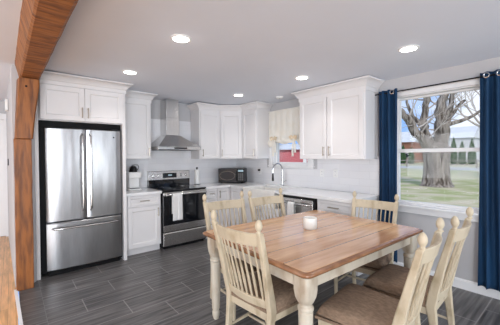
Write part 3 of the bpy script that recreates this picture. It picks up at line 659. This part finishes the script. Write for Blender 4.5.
# ================================================================== CHAIRS
def make_chair(label):
    t = thing('dining_chair', label, 'chair', group='cream spindle-back dining chairs around the table')
    # local: sitter faces +y, finial tops above y=0
    def py(z):                      # rake of the rear post centre line
        return .145-.145*((z-.42)/.60)**1.1 if z > .42 else .145-.05*((.42-z)/.42)
    def hw(z): return .205+(.2275-.205)*max(0, (z-.42)/.6) if z > .42 else .205-.010*(.42-z)/.42
    for s in (-1, 1):
        st_ = [(s*hw(z), py(z), z, .040 if z > .3 else .034, .038+.024*math.exp(-((z-.48)/.22)**2)) for z in (0, .15, .30, .42, .50, .60, .72, .86, .965)]
        bp_ = MB().bar(st_).build('back_post', 'chair', t, bevel=.007)
        fp_ = MB().lathe([(0, 0), (.017, 0), (.019, .006), (.012, .012), (.012, .018), (.018, .026), (.0235, .043), (.022, .060), (.014, .078), (.006, .086), (0, .087)], (s*hw(.99), py(.99), .963), 18)
        fp_.build('finial', 'chair', bp_, smooth=60)
    def rail(z0, z1, sag, th, name, h0, lift=0):
        m = MB(); rs = []; K = 14
        for k in range(K+1):
            u = -1+2*k/K; x = u*(hw((z0+z1)/2)-.010); sg = sag*(1-u*u)
            zt = z1+lift*(1-u*u)
            rs.append([(x, py(z0)-th/2-sg, z0), (x, py(z0)+th/2-sg, z0), (x, py(zt)+th/2-sg, zt), (x, py(zt)-th/2-sg, zt)])
        return m.rings(rs).build(name, 'chair', t, bevel=.004, smooth=40)
    rail(.870, .957, .040, .020, 'top_rail', 0)
    rail(.438, .498, .030, .020, 'lower_rail', 0)
    for k in range(8):
        u = -1+2*(k+.95)/8.9; x0 = u*(hw(.53)-.012); x1 = u*(hw(.86)-.012)
        s0 = .030*(1-u*u); s1 = .040*(1-u*u)
        sp = []
        for q in range(9):
            v = q/8; z = .492+v*(.875-.492); wd = .011+.011*math.exp(-((v-.30)/.22)**2)
            yy = py(z)-(s0+(s1-s0)*v)
            sp.append((x0+(x1-x0)*v, yy, z, wd, .010))
        MB().bar(sp).build('spindle', 'chair', t, bevel=.002)
    # seat frame and cushion
    fw_, rw_ = .244, .206; yb_, yf_ = .135, .585
    fr = MB()
    def ring(ins, z, r=0): return [(-rw_+ins, yb_+ins, z), (rw_-ins, yb_+ins, z), (fw_-ins, yf_-ins, z), (-fw_+ins, yf_-ins, z)]
    fr.rings([ring(0, .350), ring(0, .402), ring(.024, .402), ring(.024, .350)], close=True, cap=False)
    fr.build('seat_frame', 'chair', t, bevel=.004)
    K = 10
    cu_ = MB()
    def cush(u, v):
        y = yb_-.002+v*(yf_+.015-yb_); hw_ = rw_+(fw_-rw_)*v+.012
        x = (2*u-1)*hw_
        e = (1-abs(2*u-1)**7)*(1-abs(2*v-1)**7)
        return (x*(1-.03*abs(2*v-1)**6), y, .420+.064*e**.4+.014*v)
    cu_.grid(cush, 26, 26)
    cu_.rings([[(-rw_-.012, yb_-.002, z), (rw_+.012, yb_-.002, z), (fw_+.012, yf_+.015, z), (-fw_-.012, yf_+.015, z)] for z in (.4035, .421)])
    cu_.build('cushion', 'seat', t, smooth=60)
    for s in (-1, 1):
        MB().lathe([(0, 0), (.013, 0), (.016, .03), (.019, .12), (.020, .22), (.021, .28), (.017, .30), (.022, .32), (.022, .352), (0, .352)], (s*.214, .550, 0), 16).build('leg', 'chair', t, smooth=60)
        MB().tube([(s*.206, .105, .17), (s*.208, .32, .175), (s*.208, .525, .18)], [.008, .012, .008], 8).build('stretcher', 'chair', t)
    MB().tube([(-.205, .32, .176), (0, .32, .176), (.205, .32, .176)], [.008, .012, .008], 8).build('stretcher', 'chair', t)
    return t
CH = [(-2.566, -3.330, math.radians(-90+4), 'cream spindle-back chair at the near left end of the table, back towards the camera'),
      (-1.948, -2.325, math.radians(180-5.5), 'cream chair on the stove side of the table, left of the pair'),
      (-1.415, -2.410, math.radians(180-5.5), 'cream chair on the sink side of the table, right of the far pair'),
      (-.660, -3.345, math.radians(90+9), 'cream chair at the far end of the table in front of the blue curtain'),
      (-1.895, -4.290, math.radians(7), 'cream chair on the near side of the table, the one closer to the camera'),
      (-1.325, -4.297, math.radians(3), 'cream chair on the near side of the table, closer to the window wall')]
for i, (x, y, rz, lb) in enumerate(CH):
    c = make_chair(lb) if i == 0 else copy_tree(proto)
    if i == 0: proto = c
    c['label'] = lb; c.location = (x, y, 0); c.rotation_euler = (0, 0, rz)
    if i == 3: c.scale = (.97, .97, .982)

# ================================================================== OUTDOORS
ZG = -.30
B(.15, 160, -120, 160, ZG-.3, ZG).build('lawn', 'lawn', kind=S, smooth=0)
MB().prism([(24, -60), (30, -60), (62, 110), (52, 110)], ZG, ZG+.02).build('road', 'path', kind=S, smooth=0)
MB().prism([(2.2, -2.4), (2.9, -2.6), (13.5, 10), (12.4, 10.4)], ZG, ZG+.02).build('path', 'path', kind=S, smooth=0)
def limb(m, p, d, r, ln, depth, rg, seg=4, wob=.18, kids=3, up=.12):
    pts = [Vector(p)]; rs = [r]; d = Vector(d).normalized(); tips = []
    for i in range(seg):
        d = (d+Vector((rg.uniform(-wob, wob), rg.uniform(-wob, wob), rg.uniform(-wob, wob)+up*.4))).normalized()
        pts.append(pts[-1]+d*ln/seg); rs.append(r*(1-.5*(i+1)/seg)); tips.append((pts[-1].copy(), d.copy(), rs[-1]))
    m.tube(pts, rs, 7 if r > .05 else 4)
    if depth > 0:
        for k in range(kids):
            q, dq, rq = tips[-1] if k < 2 else rg.choice(tips[1:])
            ax = Vector((rg.uniform(-1, 1), rg.uniform(-1, 1), rg.uniform(-.3, .8)))
            nd = (dq+ax*.75).normalized(); limb(m, q, nd, rq*.75, ln*rg.uniform(.6, .8), depth-1, rg, seg, wob, kids, up)
# big old tree
bt = thing('old_tree', 'massive old tree with gnarled grey trunk on the lawn outside the big window', 'tree', (14.4, .60, ZG)); bt.scale = (.9, .9, 1)
rg2 = random.Random(11); rs = []; n = 28
for z, r in ((0, .95), (.12, .82), (.35, .74), (.8, .68), (1.4, .66), (1.8, .68), (2.1, .70), (2.3, .58), (2.45, .35)):
    rs.append([((r+.06*math.sin(i*1.35+z*.5)+rg2.uniform(-.03, .03))*math.cos(2*PI*i/n), (r+.06*math.sin(i*1.35+z)+rg2.uniform(-.03, .03))*math.sin(2*PI*i/n), z) for i in range(n)])
MB().rings(rs).build('trunk', 'bark', bt, smooth=60)
br_ = MB(); tw = MB()
def P(a, dpt, z): return (.766*a+.643*dpt*.6, -.643*a+.766*dpt*.6, z)
mains = [([P(-.25, 0, 1.9), P(-.75, -.2, 2.45), P(-1.35, -.3, 2.95), P(-1.9, -.5, 3.7), P(-2.6, -.6, 4.3)], [.36, .29, .25, .21, .14]),
         ([P(-.35, .1, 2.2), P(-.62, .3, 3.0), P(-.70, .3, 3.9), P(-.50, .2, 4.8), P(-.8, .2, 6.2)], [.36, .24, .20, .18, .12]),
         ([P(.1, -.1, 2.2), P(.18, -.2, 3.1), P(.10, -.2, 4.0), P(.32, -.3, 5.0), P(.2, -.2, 6.6)], [.42, .32, .27, .22, .15]),
         ([P(.35, .1, 2.1), P(.75, .2, 2.9), P(.80, .3, 3.6), P(1.3, .5, 4.2), P(2.0, .6, 4.8)], [.30, .17, .14, .11, .07]),
         ([P(-.5, .2, 2.9), P(-.9, .4, 3.5), P(-1.4, .6, 4.1), P(-1.6, .7, 5.0)], [.16, .13, .10, .07]),
         ([P(.8, .3, 3.4), P(1.5, .2, 3.6), P(2.4, .1, 3.9), P(3.2, 0, 4.5)], [.13, .10, .08, .05]),
         ([P(.2, -.2, 3.6), P(.7, -.5, 4.2), P(.8, -.6, 5.0), P(1.3, -.6, 6.0)], [.20, .15, .12, .08])]
for pts, r in mains:
    fine = []; fr_ = []
    for i in range(len(pts)-1):
        for k in range(3):
            t = k/3; a = Vector(pts[i]).lerp(Vector(pts[i+1]), t); fine.append(a+Vector((rg2.uniform(-.06, .06), rg2.uniform(-.06, .06), 0))); fr_.append((r[i]+(r[i+1]-r[i])*t)*rg2.uniform(.92, 1.10))
    fine.append(Vector(pts[-1])); fr_.append(r[-1])
    br_.tube(fine, fr_, 10)
    for i in range(3, len(fine), 2):
        for q in range(1 if i % 2 else 2):
            limb(tw, fine[i], (rg2.uniform(-.5, .5), rg2.uniform(-1, 1), rg2.uniform(-.1, .8)), min(.055, fr_[i]*.3), rg2.uniform(.9, 1.6), 2, rg2)
br_.build('limb', 'bark', bt, smooth=60); tw.build('twigs', 'bark2', bt, smooth=0, kind='stuff')
def bare_tree(x, y, h, seed, label, r=.22, lean=0, depth=4):
    t = thing('bare_tree', label, 'tree', (x, y, ZG), 0, 'leafless trees beyond the lawn'); rr = random.Random(seed)
    m = MB(); m.tube([(0, 0, 0), (.05, lean*.3, h*.2), (0, lean, h*.38)], [r*1.3, r, r*.8], 10); m.build('trunk', 'bark2', t, smooth=60)
    m = MB()
    for k in range(5): limb(m, (0, lean, h*.37), (rr.uniform(-.8, .8), rr.uniform(-.9, .9), 1), r*.6, h*.30, depth, rr, kids=3, up=.25)
    m.build('branches', 'bark2', t, smooth=0)
bare_tree(21.5, -1.9, 11, 5, 'leafless tree outside, seen just left of the right curtain', .30, -.5)
bare_tree(30, 1.0, 10, 8, 'smaller leafless tree outside, behind and right of the old trunk', .2)
bare_tree(34, 14.5, 12, 9, 'leafless tree outside, far left behind the old trunk', .22)
for i, (x, y, h) in enumerate(((58, 12.4, 4.0), (58, 11.0, 4.9), (58, 9.7, 4.2), (58, 8.3, 4.6), (56, 17.4, 3.4), (56, 18.9, 3.8))):
    m = MB(); rr = random.Random(i); n = 12
    m.rings([[(r*(1+rr.uniform(-.2, .2))*math.cos(2*PI*k/n), r*(1+rr.uniform(-.2, .2))*math.sin(2*PI*k/n), z*h) for k in range(n)] for r, z in ((.25, 0), (.58, .06), (.55, .3), (.45, .55), (.28, .8), (.04, 1))])
    o = m.build('evergreen_shrub', 'fir', smooth=0); o.location = (x, y, ZG); tag(o, 'small dark conical evergreen beyond the lawn, in the far hedge line', 'shrub', 'row of conical evergreens')
    o['label'] = 'dark conical evergreen in the far row right of the old trunk' if i < 4 else 'dark conical evergreen far away left of the old trunk'
    if i >= 4: o['group'] = 'far pair of conical evergreens'
def house(x, y, w_, d_, h, rh, wallm, label, rz=0):
    t = thing('house', label, 'house', (x, y, ZG), rz)
    B(-d_/2, d_/2, -w_/2, w_/2, 0, h).build('walls', wallm, t)
    MB().rings([[(-d_/2-.4, yy, h), (d_/2+.4, yy, h), (0, yy, h+rh)] for yy in (-w_/2-.4, w_/2+.4)]).build('roof', 'roof', t)
    for yy in (-w_*.3, 0, w_*.3):
        wn = B(-d_/2-.06, -d_/2+.02, yy-.6, yy+.6, 1.0, 2.2).build('window', 'trim', t); B(-d_/2-.08, -d_/2-.05, yy-.5, yy+.5, 1.1, 2.1).build('pane', 'glassblk', wn)
house(68, 23.6, 7, 7, 4.6, 2.6, 'house2', 'distant brick house with pale roof left of the old trunk')
house(72, 14.5, 8, 8, 5.2, 2.6, 'house', 'distant pale house with white roof right of the old trunk')
# red shed seen through the sink window
sh = thing('red_shed', 'red outbuilding seen through the window over the sink', 'shed', (5.6, 3.8, ZG), math.radians(22))
B(-1.2, 1.2, -1.3, 1.3, 0, 1.98).build('shed_walls', 'brick', sh)
MB().rings([[(-1.3, yy, 1.98), (1.3, yy, 1.98), (0, yy, 2.25)] for yy in (-1.5, 1.5)]).build('roof', 'roof', sh)
MB().box(-1.23, -1.19, -1.33, -1.2, 0, 1.98).box(-1.23, -1.19, 1.2, 1.33, 0, 1.98).build('corner_board', 'trim', sh)
# rail fence along the road
ft = thing('rail_fence', 'low wooden rail fence beyond the lawn', 'fence', (40, 0, ZG))
for y in range(-8, 36, 4): B(-.08, .08, y-.08, y+.08, 0, 1.15).build('fence_post', 'rfence', ft)
for z in (.45, .95): B(-.04, .04, -8, 32, z-.06, z+.06).build('rail', 'rfence', ft)
